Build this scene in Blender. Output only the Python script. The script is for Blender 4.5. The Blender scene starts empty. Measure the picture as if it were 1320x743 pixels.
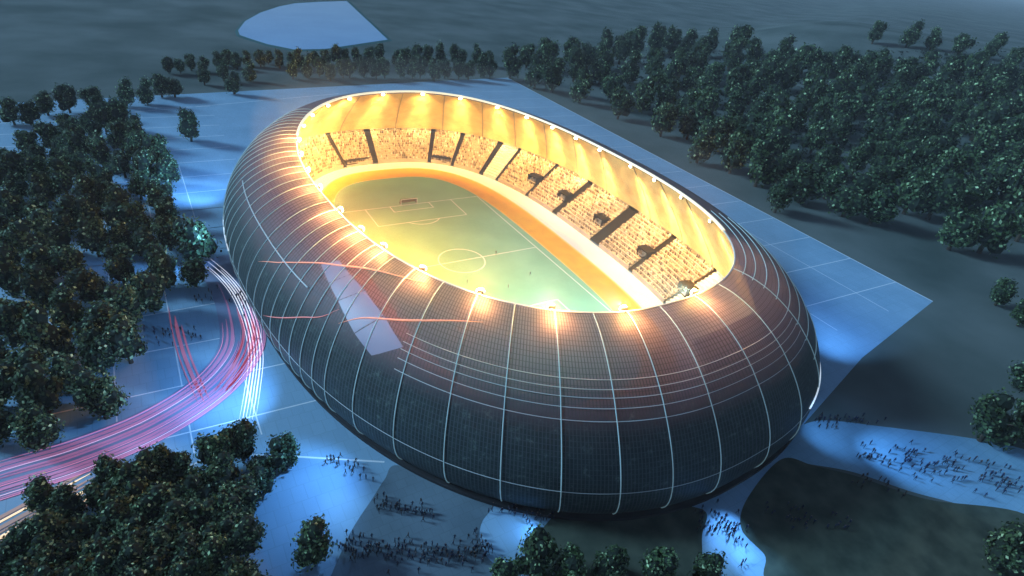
import bpy, bmesh, math, random
import numpy as np
from mathutils import Vector, Matrix
R = math.radians
rnd = random.Random(11)
scene = bpy.context.scene
COL = scene.collection

# ------------------------------------------------------------------ camera
CAM = np.array([-93.479, -170.829, 111.095]); YAW, PITCH, ROLL, FOC = .606, .555, .139, 751.76
_f = np.array([math.sin(YAW)*math.cos(PITCH), math.cos(YAW)*math.cos(PITCH), -math.sin(PITCH)])
_r0 = np.array([math.cos(YAW), -math.sin(YAW), 0]); _u0 = np.cross(_r0, _f)
_r = math.cos(ROLL)*_r0 + math.sin(ROLL)*_u0
_u = math.cos(ROLL)*_u0 - math.sin(ROLL)*_r0
cd = bpy.data.cameras.new('camera'); cam = bpy.data.objects.new('camera', cd); COL.objects.link(cam)
cam.matrix_world = Matrix(((_r[0], _u[0], -_f[0], CAM[0]), (_r[1], _u[1], -_f[1], CAM[1]), (_r[2], _u[2], -_f[2], CAM[2]), (0, 0, 0, 1)))
cd.sensor_width = 36; cd.lens = 36*FOC/1320; cd.clip_start = .5; cd.clip_end = 60000
scene.camera = cam

def sstep(a, b, x):
    t = min(1, max(0, (x-a)/(b-a))); return t*t*(3-2*t)
def terrain(x, y):
    """height of the land: flat round the stadium, rising to a long ridge in the east"""
    X = (x-CAM[0])*.91+(y-CAM[1])*.415; L = -(x-CAM[0])*.415+(y-CAM[1])*.91
    side = 1-sstep(70, 330, L-.02*X)
    return side*(58*sstep(470, 830, X)-30*sstep(800, 1500, X))
def at(px, py, h=0.0):
    """the point of the land (plus h) seen at a pixel of the 1320 x 743 photograph"""
    d = _f+((px-660)/FOC)*_r-((py-371.5)/FOC)*_u
    t = 60.0
    for _ in range(900):
        p = CAM+d*t
        e = p[2]-h-terrain(p[0], p[1])
        if e < .02: break
        t += max(.02, e*.9 if e < 20 else e*.8)
        if t > 4000: break
    return CAM+d*t
def pxscale(p):
    return FOC/float((np.array(p)-CAM) @ _f)

# ------------------------------------------------------------------ materials
def mat(name, base=(.5, .5, .5), rough=.7, spec=.3, metal=0, emit=None, es=0):
    m = bpy.data.materials.new(name); m.use_nodes = True
    b = m.node_tree.nodes['Principled BSDF']
    b.inputs['Base Color'].default_value = (*base, 1); b.inputs['Roughness'].default_value = rough
    b.inputs['Specular IOR Level'].default_value = spec; b.inputs['Metallic'].default_value = metal
    if emit: b.inputs['Emission Color'].default_value = (*emit, 1); b.inputs['Emission Strength'].default_value = es
    return m
def noisy(m, c1, c2, scale, detail=5, lo=.35, hi=.65, bump=0, coord='Object', rough=None):
    nt = m.node_tree; N = nt.nodes; b = N['Principled BSDF']
    tc = N.new('ShaderNodeTexCoord'); n = N.new('ShaderNodeTexNoise'); r = N.new('ShaderNodeValToRGB')
    n.inputs['Scale'].default_value = scale; n.inputs['Detail'].default_value = detail
    nt.links.new(tc.outputs[coord], n.inputs['Vector']); nt.links.new(n.outputs['Fac'], r.inputs['Fac'])
    r.color_ramp.elements[0].position = lo; r.color_ramp.elements[1].position = hi
    r.color_ramp.elements[0].color = (*c1, 1); r.color_ramp.elements[1].color = (*c2, 1)
    nt.links.new(r.outputs['Color'], b.inputs['Base Color'])
    if bump:
        n2 = N.new('ShaderNodeTexNoise'); n2.inputs['Scale'].default_value = scale*7; n2.inputs['Detail'].default_value = 4
        bp = N.new('ShaderNodeBump'); bp.inputs['Strength'].default_value = bump
        nt.links.new(tc.outputs[coord], n2.inputs['Vector']); nt.links.new(n2.outputs['Fac'], bp.inputs['Height'])
        nt.links.new(bp.outputs['Normal'], b.inputs['Normal'])
    return m
def tile(m, w, h, k=.87):
    """darken the joints of a slab pattern"""
    nt = m.node_tree; N = nt.nodes; b = N['Principled BSDF']; src = b.inputs['Base Color'].links[0].from_socket
    tc = N.new('ShaderNodeTexCoord'); br = N.new('ShaderNodeTexBrick'); br.inputs['Scale'].default_value = 1; br.inputs['Brick Width'].default_value = w; br.inputs['Row Height'].default_value = h
    br.inputs['Mortar Size'].default_value = .10; br.offset = .5
    br.inputs['Color1'].default_value = (1, 1, 1, 1); br.inputs['Color2'].default_value = (.93, .94, .95, 1); br.inputs['Mortar'].default_value = (k, k, k, 1)
    mx = N.new('ShaderNodeMix'); mx.data_type = 'RGBA'; mx.blend_type = 'MULTIPLY'; mx.inputs['Factor'].default_value = 1
    nt.links.new(tc.outputs['Object'], br.inputs['Vector']); nt.links.new(src, mx.inputs['A']); nt.links.new(br.outputs['Color'], mx.inputs['B']); nt.links.new(mx.outputs['Result'], b.inputs['Base Color'])
M = {}
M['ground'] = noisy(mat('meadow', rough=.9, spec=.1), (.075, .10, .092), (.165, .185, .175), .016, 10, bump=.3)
M['plaza'] = noisy(mat('pale_paving', rough=.55, spec=.35), (.25, .42, .58), (.34, .52, .69), .05, 8, .28, .72)
tile(M['plaza'], 2.9, 4.36)
M['line'] = mat('paving_joint', (.85, .88, .95), .5)
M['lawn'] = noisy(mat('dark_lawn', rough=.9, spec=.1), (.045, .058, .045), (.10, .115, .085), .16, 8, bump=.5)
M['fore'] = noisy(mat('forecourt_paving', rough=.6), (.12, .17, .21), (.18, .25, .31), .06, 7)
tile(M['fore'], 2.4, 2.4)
M['path'] = noisy(mat('blue_path', rough=.55), (.20, .38, .52), (.27, .47, .62), .07, 7)
tile(M['path'], 2.4, 2.4)
M['road'] = noisy(mat('road_asphalt', rough=.5), (.24, .30, .46), (.32, .36, .54), .08, 6)
M['lake'] = noisy(mat('lake_water', rough=.12, spec=.6), (.18, .42, .75), (.22, .47, .8), .02, 3)
M['bank'] = mat('lake_bank', (.03, .12, .12), .8)
M['pitch'] = noisy(mat('pitch_turf', rough=.85, spec=.15), (.16, .40, .29), (.22, .49, .36), .06, 6)
M['white'] = mat('white_paint', (.82, .82, .8), .6)
M['track'] = noisy(mat('orange_track', rough=.75), (.82, .38, .02), (.88, .46, .03), .2, 5)
M['walk'] = noisy(mat('lavender_walkway', rough=.6), (.72, .70, .82), (.78, .76, .88), .15, 5)
M['concrete'] = noisy(mat('stand_concrete', rough=.8), (.42, .33, .25), (.52, .42, .32), .3, 5)
M['stair'] = noisy(mat('pale_stair', rough=.7), (.68, .64, .58), (.78, .75, .70), .3, 5)
M['black'] = mat('dark_void', (.012, .009, .007), .9, .1)
M['lining'] = noisy(mat('roof_lining', rough=.6), (.72, .50, .20), (.82, .62, .28), .25, 6)
M['rim'] = mat('rim_light', (.85, .82, .7), .4, .4, 0, (1, .90, .62), .55)  # emission stands in for lamp light falling on the far rim
M['acc'] = mat('orange_accent_light', (.8, .4, .3), .5, .3, 0, (1, .36, .22), .5)  # streak of reflected light, put in as emission
M['acc2'] = mat('red_accent_light', (.8, .3, .3), .5, .3, 0, (1, .32, .26), .3)
M['panel'] = mat('pale_roof_panel', (.62, .60, .80), .35, .5, 0, (.58, .54, .92), .16)  # faint violet emission added to lighten the panels
def clear(m, k):
    nt = m.node_tree; N = nt.nodes; t = N.new('ShaderNodeBsdfTransparent'); x = N.new('ShaderNodeMixShader'); x.inputs['Fac'].default_value = k
    nt.links.new(N['Principled BSDF'].outputs['BSDF'], x.inputs[1]); nt.links.new(t.outputs['BSDF'], x.inputs[2]); nt.links.new(x.outputs['Shader'], N['Material Output'].inputs['Surface'])
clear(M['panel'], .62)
M['steel'] = mat('pale_steel', (.72, .76, .76), .4, .5)
M['rib'] = mat('lit_rib', (.50, .68, .70), .4, .5, 0, (.45, .75, .85), .10)  # slight glow put into the ribs so they show bright in the dark
M['edge'] = mat('edge_light', (.8, .85, .9), .4, .4, 0, (.72, .86, 1.0), .55)  # silhouette highlight put into the material as emission
M['plinth'] = mat('plinth_shadow_gap', (.03, .03, .035), .8)  # dark colour stands in for the shadow gap under the shell
M['housing'] = mat('lamp_housing', (.25, .25, .26), .5)
M['bulb'] = mat('lamp_bulb', (.9, .9, .8), .4, .3, 0, (1, .80, .38), 26)
M['trunk'] = noisy(mat('bark', rough=.9), (.05, .035, .025), (.09, .065, .045), 3, 4)
M['pink'] = mat('pink_light_strip', (.8, .3, .5), .5, .3, 0, (.95, .34, .56), .34)
M['pinkdim'] = mat('dim_pink_light_strip', (.7, .3, .5), .5, .3, 0, (.85, .30, .52), .11)
M['reddim'] = mat('dim_red_light_strip', (.7, .25, .35), .5, .3, 0, (1.0, .22, .34), .13)
M['violet'] = mat('violet_light_strip', (.6, .4, .7), .5, .3, 0, (.62, .34, .80), .09)
M['amberdim'] = mat('dim_amber_light_strip', (.5, .35, .3), .5, .3, 0, (.8, .42, .30), .14)
M['pinkpale'] = mat('pale_pink_light_strip', (.8, .6, .75), .5, .3, 0, (1.0, .62, .85), .5)
M['red'] = mat('red_light_strip', (.8, .2, .3), .5, .3, 0, (1.0, .20, .32), .55)
M['wstrip'] = mat('white_light_strip', (.8, .8, .9), .5, .3, 0, (.80, .86, 1.0), .8)
M['amber'] = mat('amber_light_strip', (.8, .6, .4), .5, .3, 0, (1.0, .66, .38), .8)

def leaf_mat():
    m = mat('leaves', rough=.65, spec=.25); nt = m.node_tree; N = nt.nodes; b = N['Principled BSDF']
    g = N.new('ShaderNodeNewGeometry'); oi = N.new('ShaderNodeObjectInfo'); r = N.new('ShaderNodeValToRGB')
    e = r.color_ramp.elements
    e[0].position = 0; e[0].color = (.030, .052, .022, 1); e[1].position = 1; e[1].color = (.50, .66, .36, 1)
    a = e.new(.5); a.color = (.052, .092, .034, 1); a = e.new(.82); a.color = (.075, .125, .05, 1); a = e.new(.91); a.color = (.24, .34, .17, 1)  # random pale leaves paint in the flecks of lamp light
    hs = N.new('ShaderNodeHueSaturation'); mr = N.new('ShaderNodeMapRange')
    mr.inputs['To Min'].default_value = .75; mr.inputs['To Max'].default_value = 1.3
    nt.links.new(oi.outputs['Random'], mr.inputs['Value']); nt.links.new(mr.outputs['Result'], hs.inputs['Value'])
    nt.links.new(g.outputs['Random Per Island'], r.inputs['Fac']); nt.links.new(r.outputs['Color'], hs.inputs['Color'])
    nt.links.new(hs.outputs['Color'], b.inputs['Base Color'])
    return m
M['leaf'] = leaf_mat()
def crowd_mat():
    m = mat('crowd_clothes', rough=.8, spec=.2); nt = m.node_tree; N = nt.nodes; b = N['Principled BSDF']
    g = N.new('ShaderNodeNewGeometry'); r = N.new('ShaderNodeValToRGB'); r.color_ramp.interpolation = 'CONSTANT'
    cols = [(.45, .36, .26), (.22, .15, .10), (.66, .56, .42), (.28, .17, .10), (.72, .66, .58), (.10, .07, .06), (.50, .38, .26), (.55, .42, .28), (.16, .10, .08), (.66, .50, .36)]
    e = r.color_ramp.elements; e[0].color = (*cols[0], 1); e[1].position = .9; e[1].color = (*cols[9], 1)
    for i in range(1, 9): x = e.new(i/10); x.color = (*cols[i], 1)
    nt.links.new(g.outputs['Random Per Island'], r.inputs['Fac']); nt.links.new(r.outputs['Color'], b.inputs['Base Color'])
    return m
M['crowd'] = crowd_mat()

def shell_mat():
    """tinted membrane with a fine woven grid, clearer towards the rim, lower panels of dark glass"""
    m = bpy.data.materials.new('shell_membrane'); m.use_nodes = True; nt = m.node_tree; N = nt.nodes; L = nt.links
    b = N['Principled BSDF']; out = N['Material Output']
    uv = N.new('ShaderNodeUVMap'); sep = N.new('ShaderNodeSeparateXYZ'); L.new(uv.outputs['UV'], sep.inputs['Vector'])
    def math_(op, a, v=None):
        n = N.new('ShaderNodeMath'); n.operation = op
        L.new(a, n.inputs[0])
        if v is not None:
            if isinstance(v, (int, float)): n.inputs[1].default_value = v
            else: L.new(v, n.inputs[1])
        return n.outputs[0]
    fu = math_('FRACT', math_('MULTIPLY', sep.outputs['X'], 660.0)); gu = math_('LESS_THAN', fu, .30)
    fv = math_('FRACT', math_('MULTIPLY', sep.outputs['Y'], 46.0)); gv = math_('LESS_THAN', fv, .10)
    grid = math_('MAXIMUM', gu, gv)
    tc = N.new('ShaderNodeTexCoord'); no = N.new('ShaderNodeTexNoise'); no.inputs['Scale'].default_value = .5; no.inputs['Detail'].default_value = 8
    no.inputs['Roughness'].default_value = .75
    L.new(tc.outputs['Object'], no.inputs['Vector'])
    rp = N.new('ShaderNodeValToRGB'); e = rp.color_ramp.elements
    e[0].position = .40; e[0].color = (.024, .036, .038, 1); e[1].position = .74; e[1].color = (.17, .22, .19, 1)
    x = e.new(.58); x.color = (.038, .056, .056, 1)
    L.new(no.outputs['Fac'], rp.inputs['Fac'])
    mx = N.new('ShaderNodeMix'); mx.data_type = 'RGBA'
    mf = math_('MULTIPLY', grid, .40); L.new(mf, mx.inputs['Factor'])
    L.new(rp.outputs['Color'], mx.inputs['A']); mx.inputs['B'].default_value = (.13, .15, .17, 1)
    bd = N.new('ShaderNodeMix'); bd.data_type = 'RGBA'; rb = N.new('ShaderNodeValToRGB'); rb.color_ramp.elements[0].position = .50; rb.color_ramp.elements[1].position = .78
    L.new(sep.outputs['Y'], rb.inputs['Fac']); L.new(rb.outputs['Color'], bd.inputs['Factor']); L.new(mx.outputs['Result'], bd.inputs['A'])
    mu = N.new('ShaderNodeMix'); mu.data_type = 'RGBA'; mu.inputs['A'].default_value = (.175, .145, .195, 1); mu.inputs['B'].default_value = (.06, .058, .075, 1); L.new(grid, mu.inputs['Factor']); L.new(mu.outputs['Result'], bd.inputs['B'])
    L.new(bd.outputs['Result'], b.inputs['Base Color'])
    b.inputs['Roughness'].default_value = .5; b.inputs['Specular IOR Level'].default_value = .16
    tr = N.new('ShaderNodeBsdfTransparent'); tr.inputs['Color'].default_value = (.80, .70, .84, 1)
    tl = N.new('ShaderNodeBsdfTranslucent'); tl.inputs['Color'].default_value = (.52, .40, .68, 1)
    def ramp(pts):
        cr = N.new('ShaderNodeValToRGB'); e = cr.color_ramp.elements
        e[0].position, e[1].position = pts[0][0], pts[-1][0]
        for q, v in ((e[0], pts[0][1]), (e[1], pts[-1][1])): q.color = (v, v, v, 1)
        for a_, v in pts[1:-1]: q = e.new(a_); q.color = (v, v, v, 1)
        L.new(sep.outputs['Y'], cr.inputs['Fac']); return cr.outputs['Color']
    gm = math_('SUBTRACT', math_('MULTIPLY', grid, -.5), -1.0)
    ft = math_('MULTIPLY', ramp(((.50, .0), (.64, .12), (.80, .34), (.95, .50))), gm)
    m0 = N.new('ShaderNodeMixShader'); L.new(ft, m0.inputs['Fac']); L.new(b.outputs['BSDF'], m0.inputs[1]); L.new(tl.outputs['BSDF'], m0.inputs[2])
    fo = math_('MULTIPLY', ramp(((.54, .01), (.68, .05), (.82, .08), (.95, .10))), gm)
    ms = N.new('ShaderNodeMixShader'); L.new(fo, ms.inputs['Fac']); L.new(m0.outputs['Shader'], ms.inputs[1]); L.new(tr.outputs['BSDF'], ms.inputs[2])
    L.new(ms.outputs['Shader'], out.inputs['Surface'])
    return m
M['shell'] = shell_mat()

# ------------------------------------------------------------------ helpers
class MB:
    def __init__(s): s.v = []; s.f = []; s.m = []; s.uv = None
    def face(s, pts, mi=0):
        i = len(s.v); s.v += [tuple(map(float, p)) for p in pts]; s.f.append(tuple(range(i, i+len(pts)))); s.m.append(mi)
    def grid(s, rows, closed=False, mi=0, flip=False):
        n = len(rows[0]); i0 = len(s.v)
        for r in rows: s.v += [tuple(map(float, p)) for p in r]
        for a in range(len(rows)-1):
            for b in range(n if closed else n-1):
                c = (b+1) % n
                q = (i0+a*n+b, i0+a*n+c, i0+(a+1)*n+c, i0+(a+1)*n+b)
                s.f.append(q[::-1] if flip else q); s.m.append(mi)
    def tube(s, pts, r, n=6, closed=False, mi=0, cap=True):
        pts = [Vector(p) for p in pts]; rows = []; k = len(pts)
        for i, p in enumerate(pts):
            a = pts[(i-1) % k] if (closed or i) else p
            b = pts[(i+1) % k] if (closed or i < k-1) else p
            t = (b-a).normalized(); q = t.cross(Vector((0, 0, 1)))
            if q.length < 1e-3: q = t.cross(Vector((0, 1, 0)))
            q.normalize(); w = q.cross(t); rr = r[i] if isinstance(r, (list, tuple)) else r
            rows.append([p+q*rr*math.cos(2*math.pi*j/n)+w*rr*math.sin(2*math.pi*j/n) for j in range(n)])
        if closed: rows.append(rows[0])
        s.grid(rows, True, mi)
        if cap and not closed: s.face(rows[0], mi); s.face(rows[-1][::-1], mi)
    def box(s, c, size, mi=0, mat3=None):
        x, y, z = [k/2 for k in size]; P = []
        for dx in (-x, x):
            for dy in (-y, y):
                for dz in (-z, z):
                    v = Vector((dx, dy, dz))
                    if mat3 is not None: v = mat3 @ v
                    P.append(v+Vector(c))
        for q in ((0, 1, 3, 2), (4, 6, 7, 5), (0, 4, 5, 1), (2, 3, 7, 6), (0, 2, 6, 4), (1, 5, 7, 3)): s.face([P[k] for k in q], mi)
    def data(s, name, mats, smooth=False):
        me = bpy.data.meshes.new(name); me.from_pydata(s.v, [], s.f)
        for m in (mats if isinstance(mats, (list, tuple)) else [mats]): me.materials.append(m)
        if any(s.m): me.polygons.foreach_set('material_index', s.m)
        if smooth: me.polygons.foreach_set('use_smooth', [True]*len(s.f))
        me.update(); return me
    def build(s, name, mats, parent=None, smooth=False):
        o = bpy.data.objects.new(name, s.data(name, mats, smooth)); COL.objects.link(o)
        if parent: o.parent = parent
        return o
def tag(o, label=None, cat=None, group=None, kind=None):
    if label: o['label'] = label
    if cat: o['category'] = cat
    if group: o['group'] = group
    if kind: o['kind'] = kind
    return o
def empty(name, loc=(0, 0, 0), rz=0):
    o = bpy.data.objects.new(name, None); COL.objects.link(o); o.location = loc; o.rotation_euler = (0, 0, rz); o.empty_display_size = 1
    return o

# ------------------------------------------------------------------ plan curves
def sup(th, cx, cy, a, b, n, rot=0.0):
    c, s = math.cos(th), math.sin(th)
    x = a*math.copysign(abs(c)**(2/n), c); y = b*math.copysign(abs(s)**(2/n), s)
    return Vector((cx+x*math.cos(rot)-y*math.sin(rot), cy+x*math.sin(rot)+y*math.cos(rot)))
SC = dict(cx=6.92, cy=-3.08, a=58.67, b=90.74, n=2.353, rot=.0589, h=37.63, db=27.1, bu=10.18, k1=-8.96, k2=.995)
def rim_h(th): return SC['h']-1.51*math.cos(2*th)+1.12*math.cos(th)+.69*math.sin(th)
def prof(t):
    Q = ((SC['db'], 0), (SC['db']+SC['bu'], .3), (SC['db']+SC['k1'], SC['k2']), (0, 1)); u = 1-t
    w = (u**3, 3*t*u*u, 3*t*t*u, t**3)
    return sum(w[i]*Q[i][0] for i in range(4)), sum(w[i]*Q[i][1] for i in range(4))
def shell_pt(th, t, off=0.0):
    o, z = prof(t); o += off
    p = sup(th, SC['cx'], SC['cy'], SC['a']+o, SC['b']+o, SC['n'], SC['rot']); k = 1-min(z, 1)
    return Vector((p.x+5.22*k, p.y+.38*k, rim_h(th)*z+(off if t > .6 else 0)))
def rim_pt(th, off=0, dz=0):
    p = sup(th, SC['cx'], SC['cy'], SC['a']+off, SC['b']+off, SC['n'], SC['rot']); return Vector((p.x, p.y, rim_h(th)+dz))
def walk_in(th, z=.05): p = sup(th, 3.5, 0, 46, 94.5, 2.9); return Vector((p.x, p.y, z))
def stand_in(th, z=2.0): p = sup(th, 4.5, .5, 55.8, 102, 2.65); return Vector((p.x, p.y, z))
def stand_out(th, z=14.0): p = sup(th, 4.5, .5, 74.5, 114, 2.5); return Vector((p.x, p.y, z))
def ring(fn, n=160, **k): return [fn(2*math.pi*i/n, **k) for i in range(n)]

# ------------------------------------------------------------------ ground, plaza, paths, lake
def ticks():
    a = [-16000, -9000, -5600, -4200, -3000, -2200, -1600, -1200, -900, -700, -550]
    a += list(range(-450, 0, 75)); a += list(range(0, 2001, 50)); a += [2200, 2600, 3200, 4200, 5600, 9000, 16000]
    return a
gx = ticks(); g = MB()
g.grid([[(x, y, terrain(x, y)) for x in gx] for y in gx])
tag(g.build('ground', M['ground'], smooth=True), 'grey green open land around the stadium rising to a ridge', 'ground', kind='structure')

def sheet(mb, pts, z, mi=0): mb.face([(p[0], p[1], z) for p in pts], mi)
def px_poly(pts, soft=True):
    q = [Vector(at(*p)[:2]) for p in pts]
    if not soft: return q
    n_ = len(q); out = []
    for i in range(n_):
        a_, b_, c_, d_ = q[i-1], q[i], q[(i+1) % n_], q[(i+2) % n_]
        for k in range(10):
            t = k/10; out.append(.5*((2*b_)+(c_-a_)*t+(2*a_-5*b_+4*c_-d_)*t*t+(3*b_-a_-3*c_+d_)*t**3))
    return out
def px_poly_old(pts): return [at(*p)[:2] for p in pts]
pl = MB()
PLZ = [(-330, 205), (176, 268), (171, -93), (101, -104), (52, -116), (36, -128), (58, -190), (40, -300), (-330, -300)]
sheet(pl, PLZ, .03)
def strip(mb, a, b, w, z, mi=1):
    a, b = Vector((a[0], a[1])), Vector((b[0], b[1])); d = (b-a).normalized(); n = Vector((-d.y, d.x))*w/2
    mb.face([(a.x-n.x, a.y-n.y, z), (b.x-n.x, b.y-n.y, z), (b.x+n.x, b.y+n.y, z), (a.x+n.x, a.y+n.y, z)], mi)
for k in range(-4, 13):
    y = 1-17.45*k if k < 0 else 1+17.45*k
    if -75 < y < 225: strip(pl, (-200, y+.06*0), (-60, y), .38, .040)
for y in (-16.4, -33.9, -51.5): strip(pl, (-200, y+2), (-68, y-2), .42, .040)
for x in (-127, -112.5, -98, -83.5): strip(pl, (x, -60), (x-1, 120), .34, .046)
for k in range(-3, 12): strip(pl, (78, -8+21.7*k), (170.8, -12+21.7*k), .36, .040)
for x in (108, 142.5): strip(pl, (x, -90), (x+1, 60), .34, .046)
strip(pl, (170.6, -93), (175.6, 267.6), .6, .052)
strip(pl, (-136, 195), (21.6, 231), .5, .040)
strip(pl, (-111.9, -66.3), (-93.5, -61.9), .5, .046); strip(pl, (-93.5, -61.9), (-78, -70), .5, .046); strip(pl, (-78, -70), (-60, -80), .5, .046)
tag(pl.build('plaza', [M['plaza'], M['line']]), 'pale blue paved plaza with white joint lines round the stadium', 'plaza', kind='structure')

lw = MB()
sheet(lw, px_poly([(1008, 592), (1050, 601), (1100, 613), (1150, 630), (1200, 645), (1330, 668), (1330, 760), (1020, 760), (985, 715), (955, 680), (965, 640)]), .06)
fc = MB(); sheet(fc, px_poly([(512, 600), (575, 622), (640, 641), (634, 656), (622, 672), (618, 690), (624, 712), (640, 760), (425, 760), (428, 740), (440, 712), (450, 690), (463, 668), (480, 643), (496, 618)]), .058)  # shade before the shell, laid on the plaza as a darker sheet
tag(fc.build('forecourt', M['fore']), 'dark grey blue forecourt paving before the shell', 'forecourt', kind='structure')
lw2 = MB(); sheet(lw2, px_poly([(728, 656), (895, 654), (905, 690), (880, 760), (690, 760)]), .06)  # dark sheet standing in for unlit ground under the trees
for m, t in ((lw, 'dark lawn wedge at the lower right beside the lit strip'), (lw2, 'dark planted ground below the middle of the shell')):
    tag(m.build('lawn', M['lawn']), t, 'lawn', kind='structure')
pa = MB(); sheet(pa, px_poly([(1040, 546), (1120, 548), (1335, 585), (1335, 664), (1200, 641), (1100, 609), (1012, 588)]), .055)
tag(pa.build('path', M['path']), 'broad blue path leaving the stadium towards the lower right', 'path', kind='structure')

lk = MB(); lp = [at(*p) for p in [(307, 40), (316, 28), (336, 17), (360, 9), (380, 5), (414, 3), (447, 2), (500, 52), (460, 58), (420, 64), (380, 65), (345, 58), (320, 50), (309, 46)]]
sheet(lk, lp, .5)
tag(lk.build('lake', M['lake']), 'bright blue lake with straight edges far behind the stadium', 'lake', kind='structure')
bk = MB(); cxy = np.mean([p[:2] for p in lp], 0)
o1 = [(p[0]+(p[0]-cxy[0])*.05, p[1]+(p[1]-cxy[1])*.05, .02) for p in lp]; i1 = [(p[0], p[1], .55) for p in lp]
bk.grid([o1, i1], True)
tag(bk.build('lake_bank', M['bank']), 'low dark teal bank round the lake', 'bank', kind='structure')

# road with the light trails of moving traffic, built as glowing ribbons
def catmull(pts, n=12):
    P = [Vector((p[0], p[1])) for p in pts]; P = [P[0]*2-P[1]]+P+[P[-1]*2-P[-2]]; out = []
    for i in range(1, len(P)-2):
        for k in range(n):
            t = k/n; a, b, c, d = P[i-1:i+3]
            out.append(.5*((2*b)+(c-a)*t+(2*a-5*b+4*c-d)*t*t+(3*b-a-3*c+d)*t**3))
    out.append(P[-2]); return out
def offset_line(pts, o):
    r = []
    for i, p in enumerate(pts):
        d = (pts[min(i+1, len(pts)-1)]-pts[max(i-1, 0)]).normalized(); r.append(p+Vector((-d.y, d.x))*(o(i/(len(pts)-1)) if callable(o) else o))
    return r
def band(mb, pts, w, z, h=0, taper=True):
    k = len(pts)-1
    ww = [w*(min(1, .12+6*min(i, k-i)/k) if taper else 1) for i in range(k+1)]
    L = [offset_line(pts, 0)[i] for i in range(k+1)]; lf, rt = [], []
    for i in range(k+1):
        d = (pts[min(i+1, k)]-pts[max(i-1, 0)]).normalized(); n = Vector((-d.y, d.x))*ww[i]/2
        lf.append(pts[i]+n); rt.append(pts[i]-n)
    if h == 0: mb.grid([[(p.x, p.y, z) for p in lf], [(p.x, p.y, z) for p in rt]], flip=True)
    else: mb.grid([[(p.x, p.y, z) for p in lf], [(p.x, p.y, z+h) for p in lf], [(p.x, p.y, z+h) for p in rt], [(p.x, p.y, z) for p in rt]], flip=True)
ROAD = catmull([(-190, -58), (-160, -54), (-134, -51.5), (-120, -50.5), (-105, -46.5), (-91, -37.5), (-82, -24), (-79.5, -6), (-80, 12), (-83, 30)])
rd = MB(); band(rd, ROAD, 12.5, .07, taper=False)
tag(rd.build('road', M['road']), 'curved dark road sweeping in from the left to the stadium', 'road', kind='structure')
def streak(path, o, w, m, label, grp, z=.085):  # long-exposure light trail, built as a glowing ribbon
    mb = MB(); band(mb, offset_line(path, o), w, z, .05)
    return tag(mb.build('light_strip', M[m]), label, 'light strip', grp)
G1 = 'glowing light strips laid in the curved road'
r2 = random.Random(5)
n1 = len(ROAD)
for k in range(9):
    o = -5.6+k*1.38+r2.uniform(-.2, .2); a = r2.randint(0, 30); b = n1-r2.randint(6, 50)
    streak(ROAD[a:b], o, r2.uniform(.45, 1.0), r2.choice(('pinkdim', 'pinkdim', 'reddim', 'violet')), 'broad dim pink band of light laid along the curved road from the lower left', 'broad dim light bands in the curved road')
for k in range(11):
    o = -5.9+k*1.16+r2.uniform(-.4, .4); a = r2.randint(0, 26); b = n1-r2.randint(4, 52)
    streak(ROAD[a:b], o, r2.choice((.12, .16, .2, .28)), r2.choice(('pink', 'pinkdim', 'pinkpale')), 'thin bright pink line of light laid along the curved road from the lower left', G1, .145)
ARC = catmull([(-86, -56), (-82.5, -44), (-79, -30), (-77.6, -15), (-78, 2), (-80.5, 16), (-85, 30)])
for k in range(6):
    streak(ARC[r2.randint(0, 4):len(ARC)-r2.randint(0, 12)], -1.6+k*.75, r2.choice((.16, .24, .32)), 'wstrip', 'white strip of light curving past the left foot of the shell', 'white light strips curving by the shell')
RED = [at(*p)[:2] for p in ((312, 395), (322, 430), (310, 470), (285, 505))]
for k in range(4): streak(catmull(RED, 8)[k*2:], -1.6+k*1.35, (.9, .5, 1.2, .4)[k], 'reddim', 'short red strip of light inside the white arc on the plaza', 'short red light strips on the plaza')
RED2 = [at(*p)[:2] for p in ((222, 395), (228, 430), (240, 470), (262, 520))]
for k in range(3): streak(catmull(RED2, 8)[k*3:], -1.0+k*1.3, (.3, .9, .5)[k], 'reddim', 'short red strip of light crossing the left plaza near the grove', 'red light strips near the grove')
AMB = catmull([(-160, -78), (-140, -71), (-126, -65.2), (-116, -61)], 8)
for k, (o_, w_, m_) in enumerate(((-3.4, .8, 'amberdim'), (-2.0, .5, 'amber'), (-.9, .9, 'amberdim'), (.4, 1.1, 'amber'), (1.7, .5, 'amberdim'), (2.8, 1.0, 'amberdim'), (4.3, .5, 'amber'), (5.4, .9, 'amberdim'))):
    streak(AMB, o_, w_, m_, 'bright amber strip of light at the lower left corner running under the trees' if m_ == 'amber' else 'dim brown strip of light at the lower left corner running under the trees', 'bright amber strips at the lower left' if m_ == 'amber' else 'dim brown strips at the lower left')

# ------------------------------------------------------------------ playing field
wk = MB(); n = 160
wk.grid([ring(stand_in, n, z=.10), ring(walk_in, n, z=.10)], True)
tag(wk.build('walkway', M['walk']), 'pale lavender walkway ring between track and stands', 'walkway', kind='structure')
tk = MB()
def trk_in(th, z): p = sup(th, .8, 0, 36.3, 83, 3.3); return Vector((p.x, p.y, z))
tk.grid([ring(walk_in, n, z=.12), ring(trk_in, n, z=.12)], True)
for fo in (.0, 1.0):
    A = [(trk_in(t, .13)*(1-fo)+walk_in(t, .13)*fo) for t in [2*math.pi*i/n for i in range(n)]]
    cc = Vector((3, 0, .13)); B = [p+(cc-p).normalized()*(.9 if fo else -.55) for p in A]
    tk.grid([B, A] if not fo else [A, B], True, 1)
tag(tk.build('running_track', [M['track'], mat('track_line', (.85, .62, .22), .6)]), 'orange running track round the pitch with pale edges', 'running track', kind='structure')
pt = MB(); pt.face(ring(trk_in, n, z=.11))
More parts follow.
